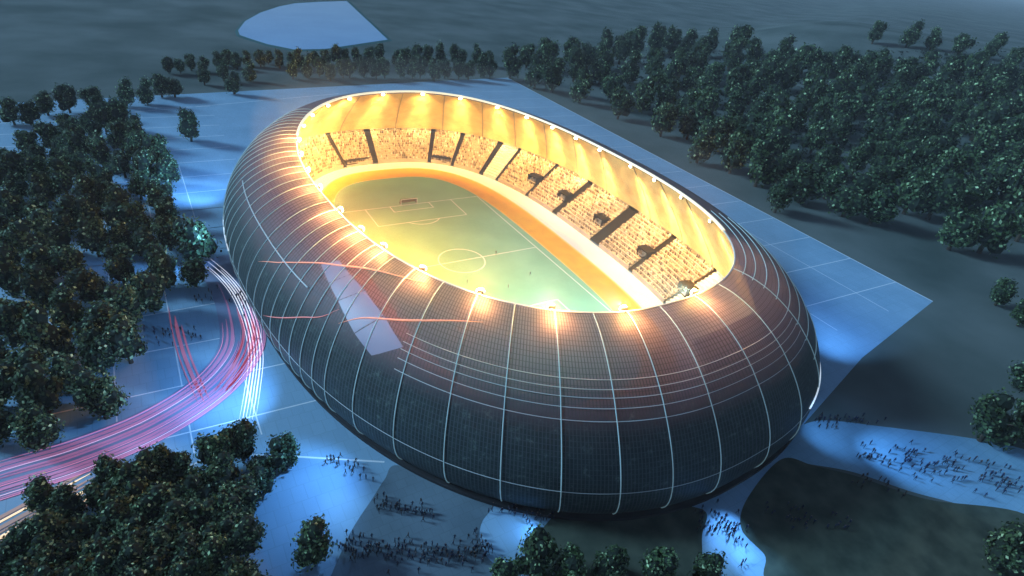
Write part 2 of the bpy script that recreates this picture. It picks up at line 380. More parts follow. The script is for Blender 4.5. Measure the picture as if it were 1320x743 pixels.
def pline(a, b, w=.42): strip(pt, a, b, w, .17, 1)
def rect(x0, y0, x1, y1):
    pline((x0, y0), (x1, y0)); pline((x1, y0), (x1, y1)); pline((x1, y1), (x0, y1)); pline((x0, y1), (x0, y0))
pline((-34, 52.5), (34, 52.5)); pline((-34, -52.5), (34, -52.5)); pline((-34, -52.5), (-34, 52.5)); pline((34, -52.5), (34, 52.5)); pline((-34, 0), (34, 0))
for s in (1, -1):
    pline((-20.16, 52.5*s), (-20.16, 36*s)); pline((20.16, 52.5*s), (20.16, 36*s)); pline((-20.3, 36*s), (20.3, 36*s))
    pline((-9.16, 52.5*s), (-9.16, 47*s)); pline((9.16, 52.5*s), (9.16, 47*s)); pline((-9.3, 47*s), (9.3, 47*s))
def circ(cx, cy, r, a0, a1, k=40, w=.42):
    A = [(cx+r*math.cos(a0+(a1-a0)*i/k), cy+r*math.sin(a0+(a1-a0)*i/k)) for i in range(k+1)]
    B = [(cx+(r-w)*math.cos(a0+(a1-a0)*i/k), cy+(r-w)*math.sin(a0+(a1-a0)*i/k)) for i in range(k+1)]
    pt.grid([[(x, y, .175) for x, y in A], [(x, y, .175) for x, y in B]], False, 1, True)
circ(0, 0, 9.15, 0, 2*math.pi); circ(0, 41.5, 9.15, R(217), R(323), 20); circ(0, -41.5, 9.15, R(37), R(143), 20)
tag(pt.build('pitch', [M['pitch'], M['white']]), 'green football pitch with white line markings', 'pitch', kind='structure')
# goal
gt = empty('goal', (0, 53.0, .12)); tag(gt, 'dark netted football goal standing at the far goal line', 'goal')
gp = MB()
for s in (-1, 1): gp.tube([(s*3.8, 0, 0), (s*3.8, 0, 2.5)], .12)
gp.tube([(-3.8, 0, 2.5), (3.8, 0, 2.5)], .12); gp.build('goal_frame', M['white'], gt)
gn = MB(); gn.grid([[(-3.7, .1, 2.4), (3.7, .1, 2.4)], [(-3.7, 1.1, 2.3), (3.7, 1.1, 2.3)], [(-3.7, 2.2, 0), (3.7, 2.2, 0)]])
for s in (-1, 1): gn.face([(s*3.7, .1, 0), (s*3.7, .1, 2.4), (s*3.7, 1.1, 2.3), (s*3.7, 2.2, 0)])
gn.build('net', M['black'], gt)

# ------------------------------------------------------------------ stadium
ST = empty('stadium', (0, 0, 0)); tag(ST, 'glowing oval stadium with a dark ribbed bulging shell and open roof', 'stadium')
NT, NP = 220, 30
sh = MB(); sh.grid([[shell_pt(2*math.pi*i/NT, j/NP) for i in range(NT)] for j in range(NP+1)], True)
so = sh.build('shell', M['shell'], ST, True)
uvl = so.data.uv_layers.new(name='UVMap')
for p in so.data.polygons:
    us = [(v % NT)/NT for v in p.vertices]
    wrap = max(us)-min(us) > .5
    for li, v in zip(p.loop_indices, p.vertices):
        uu = (v % NT)/NT
        uvl.data[li].uv = (uu+1 if wrap and uu < .5 else uu, (v//NT)/NP)
def arc(th0, th1, k): return [R(th0+(th1-th0)*i/k) for i in range(k+1)]
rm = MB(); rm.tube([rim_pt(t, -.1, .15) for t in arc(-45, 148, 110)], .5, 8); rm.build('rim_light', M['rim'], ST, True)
rm = MB(); rm.tube([rim_pt(t, -.1, .05) for t in arc(148.2, 314.8, 110)], .26, 8); rm.build('rim_ring', M['steel'], ST, True)
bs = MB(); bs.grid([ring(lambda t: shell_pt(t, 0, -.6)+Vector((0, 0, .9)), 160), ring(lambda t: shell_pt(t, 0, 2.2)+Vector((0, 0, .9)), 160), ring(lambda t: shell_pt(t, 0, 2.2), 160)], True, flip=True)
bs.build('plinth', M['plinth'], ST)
# ribs
rib_deg = [126+2.75*i for i in range(29)]+[208.5, 215.5, 223.2, 231.2, 239.5, 247.8, 255.6, 263.5, 271.5, 280, 291]
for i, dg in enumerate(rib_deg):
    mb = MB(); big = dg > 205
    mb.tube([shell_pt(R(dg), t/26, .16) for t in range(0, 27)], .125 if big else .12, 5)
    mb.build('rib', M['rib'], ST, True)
# hoops, with the white edge highlight put in as glowing ones
def hoop(t, a0, a1, r, m, name, k=60):
    mb = MB(); mb.tube([shell_pt(x, t, .14) for x in arc(a0, a1, k)], r, 5); mb.build(name, M[m], ST, True)
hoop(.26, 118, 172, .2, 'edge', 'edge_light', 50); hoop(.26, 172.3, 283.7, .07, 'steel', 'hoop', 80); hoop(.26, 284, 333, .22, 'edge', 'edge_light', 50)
for t in (.555, .60, .635, .665, .70): hoop(t, 214, 290, .09, 'steel', 'hoop')
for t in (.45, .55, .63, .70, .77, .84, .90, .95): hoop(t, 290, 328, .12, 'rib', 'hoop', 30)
hoop(.62, 163, 194, .22, 'steel', 'hoop', 30)
# pale panels in the near left shoulder of the shell
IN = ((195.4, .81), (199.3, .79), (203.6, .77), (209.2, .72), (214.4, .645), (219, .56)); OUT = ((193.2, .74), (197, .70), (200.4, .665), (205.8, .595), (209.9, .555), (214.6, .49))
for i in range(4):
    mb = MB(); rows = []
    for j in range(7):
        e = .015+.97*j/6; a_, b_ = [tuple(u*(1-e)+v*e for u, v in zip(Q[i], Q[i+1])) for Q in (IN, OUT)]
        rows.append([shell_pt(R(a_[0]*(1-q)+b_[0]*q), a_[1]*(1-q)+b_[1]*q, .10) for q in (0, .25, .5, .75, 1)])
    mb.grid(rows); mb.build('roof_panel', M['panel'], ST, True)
# streaks of reflected light on the shell, put in as glowing tubes
for m_, w_, pts in (('acc', .22, ((182, .50), (184.3, .56), (191.8, .72), (196.2, .79), (202, .87), (208.2, .92), (214, .95))), ('acc2', .16, ((187, .30), (189.5, .36), (195.2, .49), (198.8, .56), (201.5, .64))), ('acc', .22, ((202.5, .59), (206.2, .67), (212.5, .74), (220.3, .82), (226, .86)))):
    mb = MB(); c_ = catmull(pts, 8); k_ = len(c_)-1
    mb.tube([shell_pt(R(q.x), q.y, .16) for q in c_], [max(.03, w_*math.sin(math.pi*i/k_)) for i in range(k_+1)], 5); mb.build('accent_light', M[m_], ST, True)
# roof lining over the far stands
def lin_pt(th, t):
    a = stand_out(th, 14.2); b = rim_pt(th, .6, -.9); k = 1-(1-t)**1.0
    p = a.lerp(b, k); p.z = a.z+(b.z-a.z)*(t**.85); return p
mb = MB(); A = arc(-47, 141, 150); mb.grid([[lin_pt(th, j/10) for th in A] for j in range(11)], flip=True)
mb.build('roof_lining', M['lining'], ST, True)
for dg in (118, 99, 84, 66.5, 50, 36.5, 24, 13, 4, -5, -14, -24):
    mb = MB(); mb.tube([lin_pt(R(dg), j/12)+Vector((0, 0, -.25)) for j in range(13)], .14, 4); mb.build('lining_seam', M['housing'], ST)
# seating blocks
NR = 13
def stand_pt(th, f): return stand_in(th, 2+12*f).lerp(stand_out(th, 2+12*f), f)
def block(a0, a1, k, m, name):
    A = arc(a0, a1, k); mb = MB(); rows = [[stand_in(t, .05) for t in A]]
    for r in range(NR):
        z = 2+12*r/NR; f0, f1 = r/NR, (r+1)/NR
        rows.append([stand_pt(t, f0).to_2d().to_3d()+Vector((0, 0, z)) for t in A])
        rows.append([stand_pt(t, f1).to_2d().to_3d()+Vector((0, 0, z)) for t in A])
    rows.append([stand_out(t, 14.2) for t in A]); rows.append([stand_out(t, .05) for t in A])
    mb.grid(rows, flip=True)
    mb.face([r[0] for r in rows]); mb.face([r[-1] for r in rows][::-1])
    return mb.build(name, M[m], ST)
aisles = [(128, .9), (103.5, 0.94), (91, .7), (70, .9), (58, 0.94), (42.5, 1.15), (34.5, 0.72), (20, 0.72), (8.6, .9), (-1.3, .9), (-11.5, .7), (-25, .5), (-43, .8), (-56, .8), (-69, .8), (-80, .7), (-92, .7), (-104, .7), (-116, .7), (-128, .7), (-140, .7), (-150, .7), (-160, .7), (-169, .7), (-178, .7), (-187, .7), (-197, .7), (-208, .7), (-221, .7)]
crowd_blocks = []
for i, (dg, w) in enumerate(aisles):
    nx = aisles[(i+1) % len(aisles)]; b = nx[0] if i+1 < len(aisles) else nx[0]-360
    hi, lo = dg-w, b+nx[1]
    white = abs(dg-42.5) < .1 or abs(dg+25) < .1 or abs(dg+221) < .1
    block(lo, hi, max(4, int((hi-lo)/1.8)), 'stair' if white else 'concrete', 'stair_flight' if white else 'seating_block')
    if not white: crowd_blocks.append((lo, hi))
    mb = MB(); A = arc(dg-w-.15, dg+w+.15, 3)
    mb.grid([[stand_pt(t, .0)+Vector((0, 0, -1.2)) for t in A], [stand_pt(t, .99)+Vector((0, 0, -.9)) for t in A]], flip=True)
    mb.build('aisle', M['black'], ST)
# tunnel mouths: hooded dark openings at the foot of the stands
def tunnel(dg, f, w, hgt, depth):
    p = stand_pt(R(dg), f); q = stand_pt(R(dg), f+.05); d = (q-p).to_2d().normalized(); ang = math.atan2(d.y, d.x)-math.pi/2
    mt = Matrix.Rotation(ang, 3, 'Z'); mb = MB()
    W, H, D = w/2, hgt, depth
    for (c, s) in (((-W, D/2, H/2-.6), (.4, D, H)), ((W, D/2, H/2-.6), (.4, D, H)), ((0, D/2, H-.6), (w+.6, D+.3, .35)), ((0, D-.1, H/2-.6), (w, .3, H)), ((0, .7, -.4), (w, 1.4, .5))):
        mb.box(p+mt @ Vector(c), s, 0, mt)
    mb.build('tunnel_mouth', M['black'], ST)
tunnel(97.3, 0, 12.5, 2.0, 3.0); tunnel(64, 0, 9.5, 2.3, 3.2)
for dg in (22.0, 10.2, .2, -10.5, -25.5): tunnel(dg, .30, 5.6, 3.4, 4.6)
mb = MB(); mb.grid([ring(lambda t: stand_in(t, .1)-Vector((0, 0, 0)), 160), ring(lambda t: stand_in(t, 2.0)*1, 160)], True, flip=True)
# crowd in the stands: one seated figure per place, too many to count
ct = MB()
for lo, hi in crowd_blocks:
    for r in range(NR):
        f = (r+.55)/NR; z = 2+12*r/NR
        p0, p1 = stand_pt(R(lo), f), stand_pt(R(hi), f); ln = (p1-p0).length
        k = int(ln/1.05)
        for j in range(k):
            if rnd.random() < .13: continue
            th = R(lo+(hi-lo)*(j+.5+rnd.uniform(-.25, .25))/k); p = stand_pt(th, f)
            s = rnd.uniform(.9, 1.2); x, y = p.x+rnd.uniform(-.15, .15), p.y+rnd.uniform(-.15, .15)
            i0 = len(ct.v); a = rnd.uniform(0, 1.5)
            for (rad, hh) in ((.30, .02), (.36, .62), (.13, .86), (.19, 1.02), (.08, 1.22)):
                for q in range(4):
                    an = a+q*math.pi/2; ct.v.append((x+rad*s*math.cos(an), y+rad*s*math.sin(an), z+hh*s))
            for lv in range(4):
                for q in range(4):
                    ct.f.append((i0+lv*4+q, i0+lv*4+(q+1) % 4, i0+lv*4+4+(q+1) % 4, i0+lv*4+4+q)); ct.m.append(0)
            ct.f.append((i0+16, i0+17, i0+18, i0+19)); ct.m.append(0)
tag(ct.build('crowd', M['crowd']), 'dense crowd of spectators filling the seating blocks', 'crowd', kind='stuff')

# lamps on the rim
def lamp(name, loc, target, power, color, size, blend, rad=.5, parent=None):
    l = bpy.data.lights.new(name, 'SPOT' if target is not None else 'POINT'); l.energy = power; l.color = color; l.shadow_soft_size = rad
    o = bpy.data.objects.new(name, l); COL.objects.link(o); o.location = loc
    if target is not None:
        l.spot_size = R(size); l.spot_blend = blend
        o.rotation_euler = (Vector(target)-Vector(loc)).to_track_quat('-Z', 'Y').to_euler()
    if parent: o.parent = parent
    return o
WARM = (1.0, .66, .20); AMBER = (1.0, .40, .05); WHITE = (1.0, .88, .72); BLUE = (.18, .48, 1.0)
def flood(dg, near):
    p = rim_pt(R(dg), -.9, .5 if near else -.7); c = Vector((5, 0, p.z)); d = (c-p).to_2d().normalized(); ang = math.atan2(d.y, d.x)-math.pi/2
    mt = Matrix.Rotation(ang, 3, 'Z'); mb = MB()
    mb.box(p+mt @ Vector((0, -.35, 0)), (1.7, .5, 1.1), 0, mt); mb.box(p+mt @ Vector((0, -.8, -.2)), (.3, .8, .3), 0, mt)
    h = mb.build('floodlight', M['housing'], ST)
    bm = bmesh.new(); bmesh.ops.create_uvsphere(bm, u_segments=12, v_segments=8, radius=1)
    bmesh.ops.transform(bm, matrix=Matrix.Translation(p+mt @ Vector((0, .15, 0))) @ mt.to_4x4() @ Matrix.Diagonal((1.05 if near else .8, .35, .8 if near else .5, 1)), verts=bm.verts)
    me = bpy.data.meshes.new('bulb'); bm.to_mesh(me); bm.free(); me.materials.append(M['bulb'])
    b = bpy.data.objects.new('bulb', me); COL.objects.link(b); b.parent = h
    return p, h, d
FAR = (139, 129, 117, 104.8, 90.8, 76.2, 59.5, 43.2, 30.5, 20, 11, 3, -5, -13, -23.5, -38)
for dg in FAR:
    p, h, d = flood(dg, False); dd = d.to_3d()
    lo = lin_pt(R(dg), .25)
    lamp('lining_lamp', p+dd*1.5+Vector((0, 0, -.6)), lo+dd*1.0, 34000, (1, .76, .34), 44, .8, .25, h)
    lamp('beam_lamp', p+dd*5+Vector((0, 0, -1.5)), lin_pt(R(dg), .12), 150000, (1, .72, .24), 25, .8, .25, h)
    lamp('stand_lamp', p+dd*4+Vector((0, 0, 1)), stand_pt(R(dg), .5), 92000, (1, .60, .17), 86, 1, .6, h)
NEAR = (152, 161, 169.5, 177, 184.3, 191.8, 199, 209.8, 223.5, 238.8, 255, 272)
for dg in NEAR:
    p, h, d = flood(dg, True); dd = d.to_3d(); tgt = Vector((5, 0, 0)).lerp(Vector((p.x, p.y, 0)), .42)
    lamp('pitch_lamp', p+dd*1.2+Vector((0, 0, .2)), tgt, (80000 if dg > 165 else 55000) if dg < 225 else 120000, AMBER if dg < 225 else (.62, 1, .86), 100, 1, .5, h)
    q_ = p+Vector((0, 0, 3.4))-dd*3.2; lamp('rim_glow', q_, q_-dd*6+Vector((0, 0, -10)), 17000 if dg > 178 else 10000, (1, .42, .13), 125, 1, .5, h); lamp('rim_halo', p+Vector((0, 0, 2.4))-dd*.6, None, 9000, (1, .50, .13), 0, 0, .5, h)
# added spots without fixtures, outside the shell, cast blue and orange pools
def add_spot(dg, px, power, size, color=BLUE, blend=.9, tt=.40):
    p = shell_pt(R(dg), tt, 3.4); t = at(*px)
    lamp('outer_flood', p, t, power, color, size, blend, 1.0, ST)
add_spot(300, (1110, 390), 200000, 50, BLUE, 1)
add_spot(285, (1210, 600), 75000, 50, BLUE, 1); add_spot(283, (1080, 560), 13000, 60, BLUE, 1)
add_spot(238, (672, 684), 3500, 80, BLUE, 1, .1); add_spot(211, (360, 650), 32000, 96, BLUE, 1, .42)
add_spot(268, (940, 690), 36000, 36, BLUE, 1); add_spot(262, (985, 735), 34000, 34, BLUE, 1)
add_spot(150, (150, 170), 170000, 92, BLUE, 1, .42); add_spot(172, (160, 330), 36000, 90, BLUE, 1, .42); add_spot(200, (150, 500), 75000, 96, BLUE, 1, .42); add_spot(75, (600, 108), 60000, 90, BLUE, 1, .42)
add_spot(352, (850, 228), 120000, 70, (1, .36, .12), 1); add_spot(100, (390, 108), 420000, 34, (1, .5, .12), 1)

# ------------------------------------------------------------------ trees
def tree_protos(k):
    out = []
    for q in range(k):
        r = random.Random(100+q); mb = MB(); lobes = []; sq = (1, .86, 1.06, .92, 1, .8, 1.1, .95, .9)[q % 9]; zq = (1, 1.08, .9, 1.02, .95, 1.15, .86, 1, 1.1)[q % 9]; nl = (15, 11, 18, 13, 16, 10, 20, 14, 12)[q % 9]
        for i in range(nl):
            a = r.uniform(0, 6.283); z = r.uniform(-.75, .85); w = math.sqrt(max(.05, 1-z*z))*r.uniform(.25, .62)
            lobes.append((sq*w*math.cos(a), sq*w*math.sin(a), 1.10+z*.92*zq, r.uniform(.28, .54)))
        lobes.append((0, 0, 1.2, .68)); lobes.append((.05, 0, .78, .62))
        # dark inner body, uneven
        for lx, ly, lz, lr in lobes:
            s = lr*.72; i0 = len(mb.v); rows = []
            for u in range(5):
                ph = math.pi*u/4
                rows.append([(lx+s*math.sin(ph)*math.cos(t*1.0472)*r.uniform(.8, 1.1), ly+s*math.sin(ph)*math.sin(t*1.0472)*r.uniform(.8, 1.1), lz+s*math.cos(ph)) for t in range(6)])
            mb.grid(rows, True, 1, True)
        for i in range(1150):
            lx, ly, lz, lr = r.choice(lobes); d = Vector((r.gauss(0, 1), r.gauss(0, 1), r.gauss(0, 1)+.25)).normalized()
            p = Vector((lx, ly, lz))+d*lr*r.uniform(.72, 1.1)
            nn = (d+Vector((r.gauss(0, .5), r.gauss(0, .5), r.gauss(0, .5)))).normalized(); t = nn.orthogonal().normalized(); b = nn.cross(t)
            an = r.uniform(0, 6.28); t, b = t*math.cos(an)+b*math.sin(an), b*math.cos(an)-t*math.sin(an)
            s = r.uniform(.045, .10); mb.face([p-t*s, p-b*s*.7, p+t*s, p+b*s*.7])
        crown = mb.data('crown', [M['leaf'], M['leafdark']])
        tb = MB(); tb.tube([(0, 0, -.1), (.01, 0, .35), (.02, .02, .9), (0, .03, 1.4)], [.10, .075, .06, .02], 7)
        for i in range(5):
            a = i*1.26+r.uniform(-.3, .3); z0 = .5+.12*i
            tb.tube([(.01, 0, z0), (.3*math.cos(a), .3*math.sin(a), z0+.3), (.55*math.cos(a), .55*math.sin(a), z0+.55)], [.045, .03, .012], 5)
        out.append((crown, tb.data('trunk', M['trunk'])))
    return out
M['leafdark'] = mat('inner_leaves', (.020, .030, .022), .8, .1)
PROTO = tree_protos(9)
n_tree = 0
def tree(px, py, hw, label, group, cat='tree', hs=1.0):
    """px, py: middle of the crown in the photograph, hw: half its width"""
    global n_tree
    p = at(px, py, 0); s = 6.0
    for _ in range(4):
        p = at(px, py, 1.1*s*hs); s = hw/pxscale(p)/.98
    t = empty('tree', (p[0], p[1], terrain(p[0], p[1])), rnd.uniform(0, 6.28)); t.scale = (s, s, s*hs*rnd.uniform(.86, 1.16)); tag(t, label, cat, group)
    c, k = PROTO[(n_tree*5+n_tree//9) % len(PROTO)]; n_tree += 1
    for nm, me in (('crown', c), ('trunk', k)):
        o = bpy.data.objects.new(nm, me); COL.objects.link(o); o.parent = t
    return t
def inside(x, y, poly):
    c = False
    for i in range(len(poly)):
        (x0, y0), (x1, y1) = poly[i-1], poly[i]
        if (y0 > y) != (y1 > y) and x < (x1-x0)*(y-y0)/(y1-y0)+x0: c = not c
    return c
def wood(poly, rad, gap, seed, zones, start=()):
    r = random.Random(seed); pts = [(a, b) for a, b, _ in start]
    xs = [p[0] for p in poly]; ys = [p[1] for p in poly]
    for _ in range(9000):
        x, y = r.uniform(min(xs), max(xs)), r.uniform(min(ys), max(ys))
        if not inside(x, y, poly): continue
        d = rad(x, y)*gap
        if all((x-a)**2+((y-b)*1.15)**2 > d*d for a, b in pts): pts.append((x, y))
    pts = pts[len(start):]
    for x, y in pts:
        lab, grp = zones(x, y)
        tree(x, y, rad(x, y)*r.uniform(.9, 1.12), lab, grp)
    return pts
for x, y, w in [(13, 143, 14), (37, 144, 13), (57, 131, 14), (86, 129, 13), (117, 123, 13), (130, 137, 12), (160, 120, 13), (187, 120, 11)]:
    tree(x, y, w*1.15, 'dark round tree in the spaced row along the upper left plaza edge', 'spaced trees along the upper left plaza edge')
for x, y, w in [(206, 110, 11), (223, 110, 11), (216, 85, 7), (231, 85, 7), (245, 80, 8), (263, 82, 8), (280, 76, 7), (293, 75, 8), (305, 78, 8), (318, 75, 7), (262, 97, 9), (287, 92, 9), (300, 107, 10), (321, 92, 9), (335, 76, 7), (345, 73, 7), (360, 78, 7)]:
    tree(x, y, w*1.25, 'small dark tree in the clump left of the lake behind the plaza', 'small trees left of the lake')
x = 372
while x < 640:
    for yy in (74, 90): tree(x+rnd.uniform(-4, 4)+(7 if yy == 90 else 0), yy+rnd.uniform(-3, 3)-(x-372)*.012, rnd.uniform(8.5, 11), 'slim dark tree in the double row between lake and stadium', 'double row of trees behind the stadium', hs=1.15)
    x += 15
tree(244, 165, 16, 'lone dark tree standing on the blue plaza left of the shell', None)
tree(250, 312, 31, 'big rounded tree jutting from the left grove towards the shell', None)
tree(203, 195, 21, 'tall tree at the upper right corner of the left grove', None)
LG = [(-10, 185), (60, 165), (130, 150), (165, 148), (175, 165), (215, 185), (225, 230), (215, 275), (222, 320), (255, 345), (225, 365), (180, 385), (170, 440), (138, 470), (135, 520), (70, 530), (60, 560), (-15, 565)]
def zl(x, y):
    if y < 230: return 'dark leafy tree in the upper part of the left grove beyond the stadium', 'trees of the upper left grove'
    if x > 150: return 'dark leafy tree on the plaza side of the left grove', 'trees on the plaza side of the left grove'
    if y < 400: return 'dark leafy tree deep inside the left grove', 'trees deep in the left grove'
    return 'dark leafy tree at the lower end of the left grove above the road', 'trees at the lower end of the left grove'
wood(LG, lambda x, y: 15.5+(y-140)*.048, 1.26, 3, zl, [(250, 312, 31), (203, 195, 21), (244, 165, 16)])
RW = [(640, 68), (690, 60), (760, 62), (850, 50), (920, 52), (1000, 58), (1075, 76), (1140, 76), (1330, 98), (1330, 300), (1260, 300), (1190, 275), (1120, 262), (1075, 240), (1030, 268), (985, 240), (930, 200), (860, 165), (790, 128), (730, 108), (665, 88)]
def zr(x, y):
    if x < 780: return 'bushy tree at the left tip of the dark wood behind the stadium', 'trees at the left tip of the wood'
    if y < 110: return 'bushy tree along the far top edge of the dark wood', 'trees along the top edge of the wood'
    if y > 205: return 'bushy tree on the near edge of the dark wood above the right plaza', 'trees on the near edge of the wood'
    return 'bushy tree in the middle of the dark wood on the right', 'trees in the middle of the wood'
wood(RW, lambda x, y: 15.5+(y-60)*.056, 1.27, 8, zr)
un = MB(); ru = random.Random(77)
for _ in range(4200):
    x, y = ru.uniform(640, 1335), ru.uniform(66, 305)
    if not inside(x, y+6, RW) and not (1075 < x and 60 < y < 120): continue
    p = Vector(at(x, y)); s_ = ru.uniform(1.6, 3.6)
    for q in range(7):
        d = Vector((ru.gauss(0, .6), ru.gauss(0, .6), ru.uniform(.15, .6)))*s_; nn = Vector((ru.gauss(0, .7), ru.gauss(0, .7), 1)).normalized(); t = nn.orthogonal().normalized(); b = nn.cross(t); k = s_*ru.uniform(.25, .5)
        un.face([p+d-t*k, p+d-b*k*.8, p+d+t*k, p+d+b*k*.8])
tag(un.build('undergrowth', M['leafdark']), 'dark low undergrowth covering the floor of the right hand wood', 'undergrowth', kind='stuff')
for x, y, w in [(1130, 42, 12), (1175, 44, 14), (1205, 50, 12), (1242, 55, 14), (1282, 62, 13), (1308, 74, 12)]:
    tree(x, y, w, 'dark tree standing against the haze on the ridge crest at upper right', 'trees on the ridge crest')
tree(1293, 378, 17, 'small dark tree alone on the grey ground at the right edge', None)
tree(1322, 405, 17, 'dark tree cut by the right edge beside the small lone one', None)
tree(1284, 540, 36, 'large bushy tree above the lit path at the right edge', None)
tree(1330, 480, 24, 'dark tree cut by the right edge above the large bushy one', None)
tree(1325, 545, 28, 'dark tree behind the large bushy one at the right edge', None)
tree(1300, 712, 30, 'bushy tree in the lower right corner', None)
BG = [(55, 640), (110, 628), (165, 598), (215, 600), (255, 612), (285, 570), (300, 590), (330, 640), (300, 665), (330, 720), (330, 760), (-10, 760), (20, 705), (60, 700)]
bstart = [(365, 585, 27), (310, 570, 30), (332, 612, 26), (400, 700, 32), (85, 650, 26), (175, 625, 30), (215, 645, 32), (255, 632, 28)]
for (x, y, w), l in zip(bstart, ('right hand tip tree of the lower left grove beside the plaza', 'round tree at the top of the lower left grove above the road', 'dark tree under the tip of the lower left grove', 'separate bushy tree right of the lower left grove', 'dark tree at the left end of the lower left grove by the amber strips', 'tall tree on the upper edge of the lower left grove', 'broad tree in the upper middle of the lower left grove', 'dark tree beside the pale gap in the lower left grove')):
    tree(x, y, w, l, None)
wood(BG, lambda x, y: 29, 1.0, 21, lambda x, y: ('leafy tree with pale flecks in the lower left grove', 'trees filling the lower left grove'), bstart)
for x, y, w, l in [(690, 718, 34, 'bushy tree with pale flecks at the bottom middle below the shell'), (650, 742, 26, 'low tree at the bottom edge left of the middle one'), (735, 735, 30, 'dark tree at the bottom edge right of the middle one'), (915, 735, 28, 'small bushy tree at the bottom edge by the blue path'), (790, 728, 30, 'dark tree in the shadow under the shell front'), (850, 735, 28, 'dark tree left of the small bushy bottom one')]:
    tree(x, y, w, l, None)

# ------------------------------------------------------------------ people
def person_mesh(k):
    r = random.Random(40+k); st = (.0, .28, .16, .38)[k]; ar = (.06, .22, .35, .15)[k]
    J = [(0, 0, .95), (0, 0, 1.15), (0, .0, 1.42), (0, .01, 1.53), (0, .02, 1.66), (0, .02, 1.78),
         (.10, 0, .90), (.11, st*.6, .50), (.11, st*.9-.1*st, .06), (.11, st+.12, .03),
         (-.10, 0, .90), (-.11, -st*.3, .50), (-.11, -st, .07), (-.11, -st+.13, .03),
         (.20, 0, 1.40), (.27, -ar*.4, 1.14), (.27, -ar*.1+.06, .90), (-.20, 0, 1.40), (-.27, ar*.5, 1.14), (-.27, ar+.08, .92)]
    E = [(0, 1), (1, 2), (2, 3), (3, 4), (4, 5), (0, 6), (6, 7), (7, 8), (8, 9), (0, 10), (10, 11), (11, 12), (12, 13), (2, 14), (14, 15), (15, 16), (2, 17), (17, 18), (18, 19)]
    rad = [.15, .145, .15, .055, .095, .08, .10, .07, .05, .045, .10, .07, .05, .045, .07, .05, .04, .07, .05, .04]
    me = bpy.data.meshes.new('person_rig'); me.from_pydata(J, E, []); o = bpy.data.objects.new('person_rig', me); COL.objects.link(o)
    sk = o.modifiers.new('skin', 'SKIN')
    for v, q in zip(me.skin_vertices[0].data, rad): v.radius = (q, q*.8)
    me.skin_vertices[0].data[0].use_root = True
    sb = o.modifiers.new('sub', 'SUBSURF'); sb.levels = 1; sb.render_levels = 1
    dg = bpy.context.evaluated_depsgraph_get(); dg.update()
    out = bpy.data.meshes.new_from_object(o.evaluated_get(dg)); out.name = 'person'
    bpy.data.objects.remove(o)
    out.materials.clear()
    for m in PM[k]: out.materials.append(m)
    for p in out.polygons:
        z = p.center.z; side = abs(p.center.x) > .2
        p.material_index = 2 if (z > 1.5 and p.center.y > .0 and z < 1.75) or (side and z < .96) else (3 if z > 1.6 else (1 if z < .93 else 0)); p.use_smooth = True
    return out
def pm(n, c): return mat(n, c, .8, .2)
skin = pm('skin', (.35, .22, .16)); hair = pm('hair', (.02, .015, .012)); tr1 = pm('dark_trousers', (.02, .022, .035)); tr2 = pm('grey_trousers', (.05, .05, .06))
PM = [(pm('navy_coat', (.02, .03, .07)), tr1, skin, hair), (pm('black_coat', (.015, .015, .02)), tr2, skin, hair), (pm('slate_coat', (.05, .06, .09)), tr1, skin, hair), (pm('brown_coat', (.06, .04, .035)), tr2, skin, hair)]
PMESH = [person_mesh(k) for k in range(4)]
def person(x, y, z, label, group, s=1.02):
    o = bpy.data.objects.new('person', rnd.choice(PMESH)); COL.objects.link(o); o.location = (x, y, z); o.rotation_euler = (0, 0, rnd.uniform(0, 6.28)); k = s*rnd.uniform(.93, 1.06); o.scale = (k, k, k)
    tag(o, label, 'person', group)
def people(path, spread, cnt, label, group, z=.05, seed=1):
    r = random.Random(seed); got = []
    tries = 0; hubs = [(r.uniform(0, len(path)-1.001), r.gauss(0, spread*.7)) for _ in range(max(3, cnt//5))]
    while len(got) < cnt and tries < 4000:
        tries += 1
        u, v = r.choice(hubs) if r.random() < .75 else (r.uniform(0, len(path)-1.001), r.gauss(0, spread)); i = int(u); t = u-i
        x = path[i][0]*(1-t)+path[i+1][0]*t+r.gauss(0, 7); y = path[i][1]*(1-t)+path[i+1][1]*t+v+r.gauss(0, 2.5)
        p = at(x, y)
        if all((p[0]-a)**2+(p[1]-b)**2 > .4 for a, b in got):
            got.append((p[0], p[1])); person(p[0], p[1], z, label, group)
people([(248, 378), (285, 385), (315, 392), (335, 402)], 6, 26, 'dark clad person in the line crossing the road to the shell on the left', 'people crossing to the left of the shell', .09, 1)
people([(165, 432), (210, 436), (252, 436)], 6, 28, 'dark clad person in the group on the left plaza beside the grove', 'people beside the left grove', .05, 2)
people([(412, 597), (445, 603), (475, 610)], 8, 24, 'dark clad person on the blue plaza below the left front of the shell', 'people below the left front of the shell', .05, 3)
people([(485, 652), (520, 655), (565, 668)], 6, 18, 'dark clad person on the dusky lawn under the front of the shell', 'people on the dusky lawn', .065, 4)
people([(440, 705), (500, 712), (570, 715), (630, 712)], 11, 76, 'dark clad person in the long crowd along the bottom edge', 'people along the bottom edge', .05, 5)
people([(640, 660), (675, 664), (715, 670)], 7, 24, 'dark clad person on the lit patch under the middle of the shell', 'people under the middle of the shell', .05, 6)
people([(905, 668), (935, 680), (960, 700)], 15, 28, 'dark clad person on the small lit patch at lower right of the shell', 'people at the lower right of the shell', .05, 7)
people([(1055, 542), (1095, 543), (1135, 546)], 4, 20, 'dark clad person at the upper side of the lit path by the shell', 'people at the upper side of the path', .06, 8)
people([(1110, 590), (1180, 600), (1250, 607), (1318, 630)], 11, 44, 'dark clad person walking on the broad lit path on the right', 'people on the broad lit path', .06, 9)
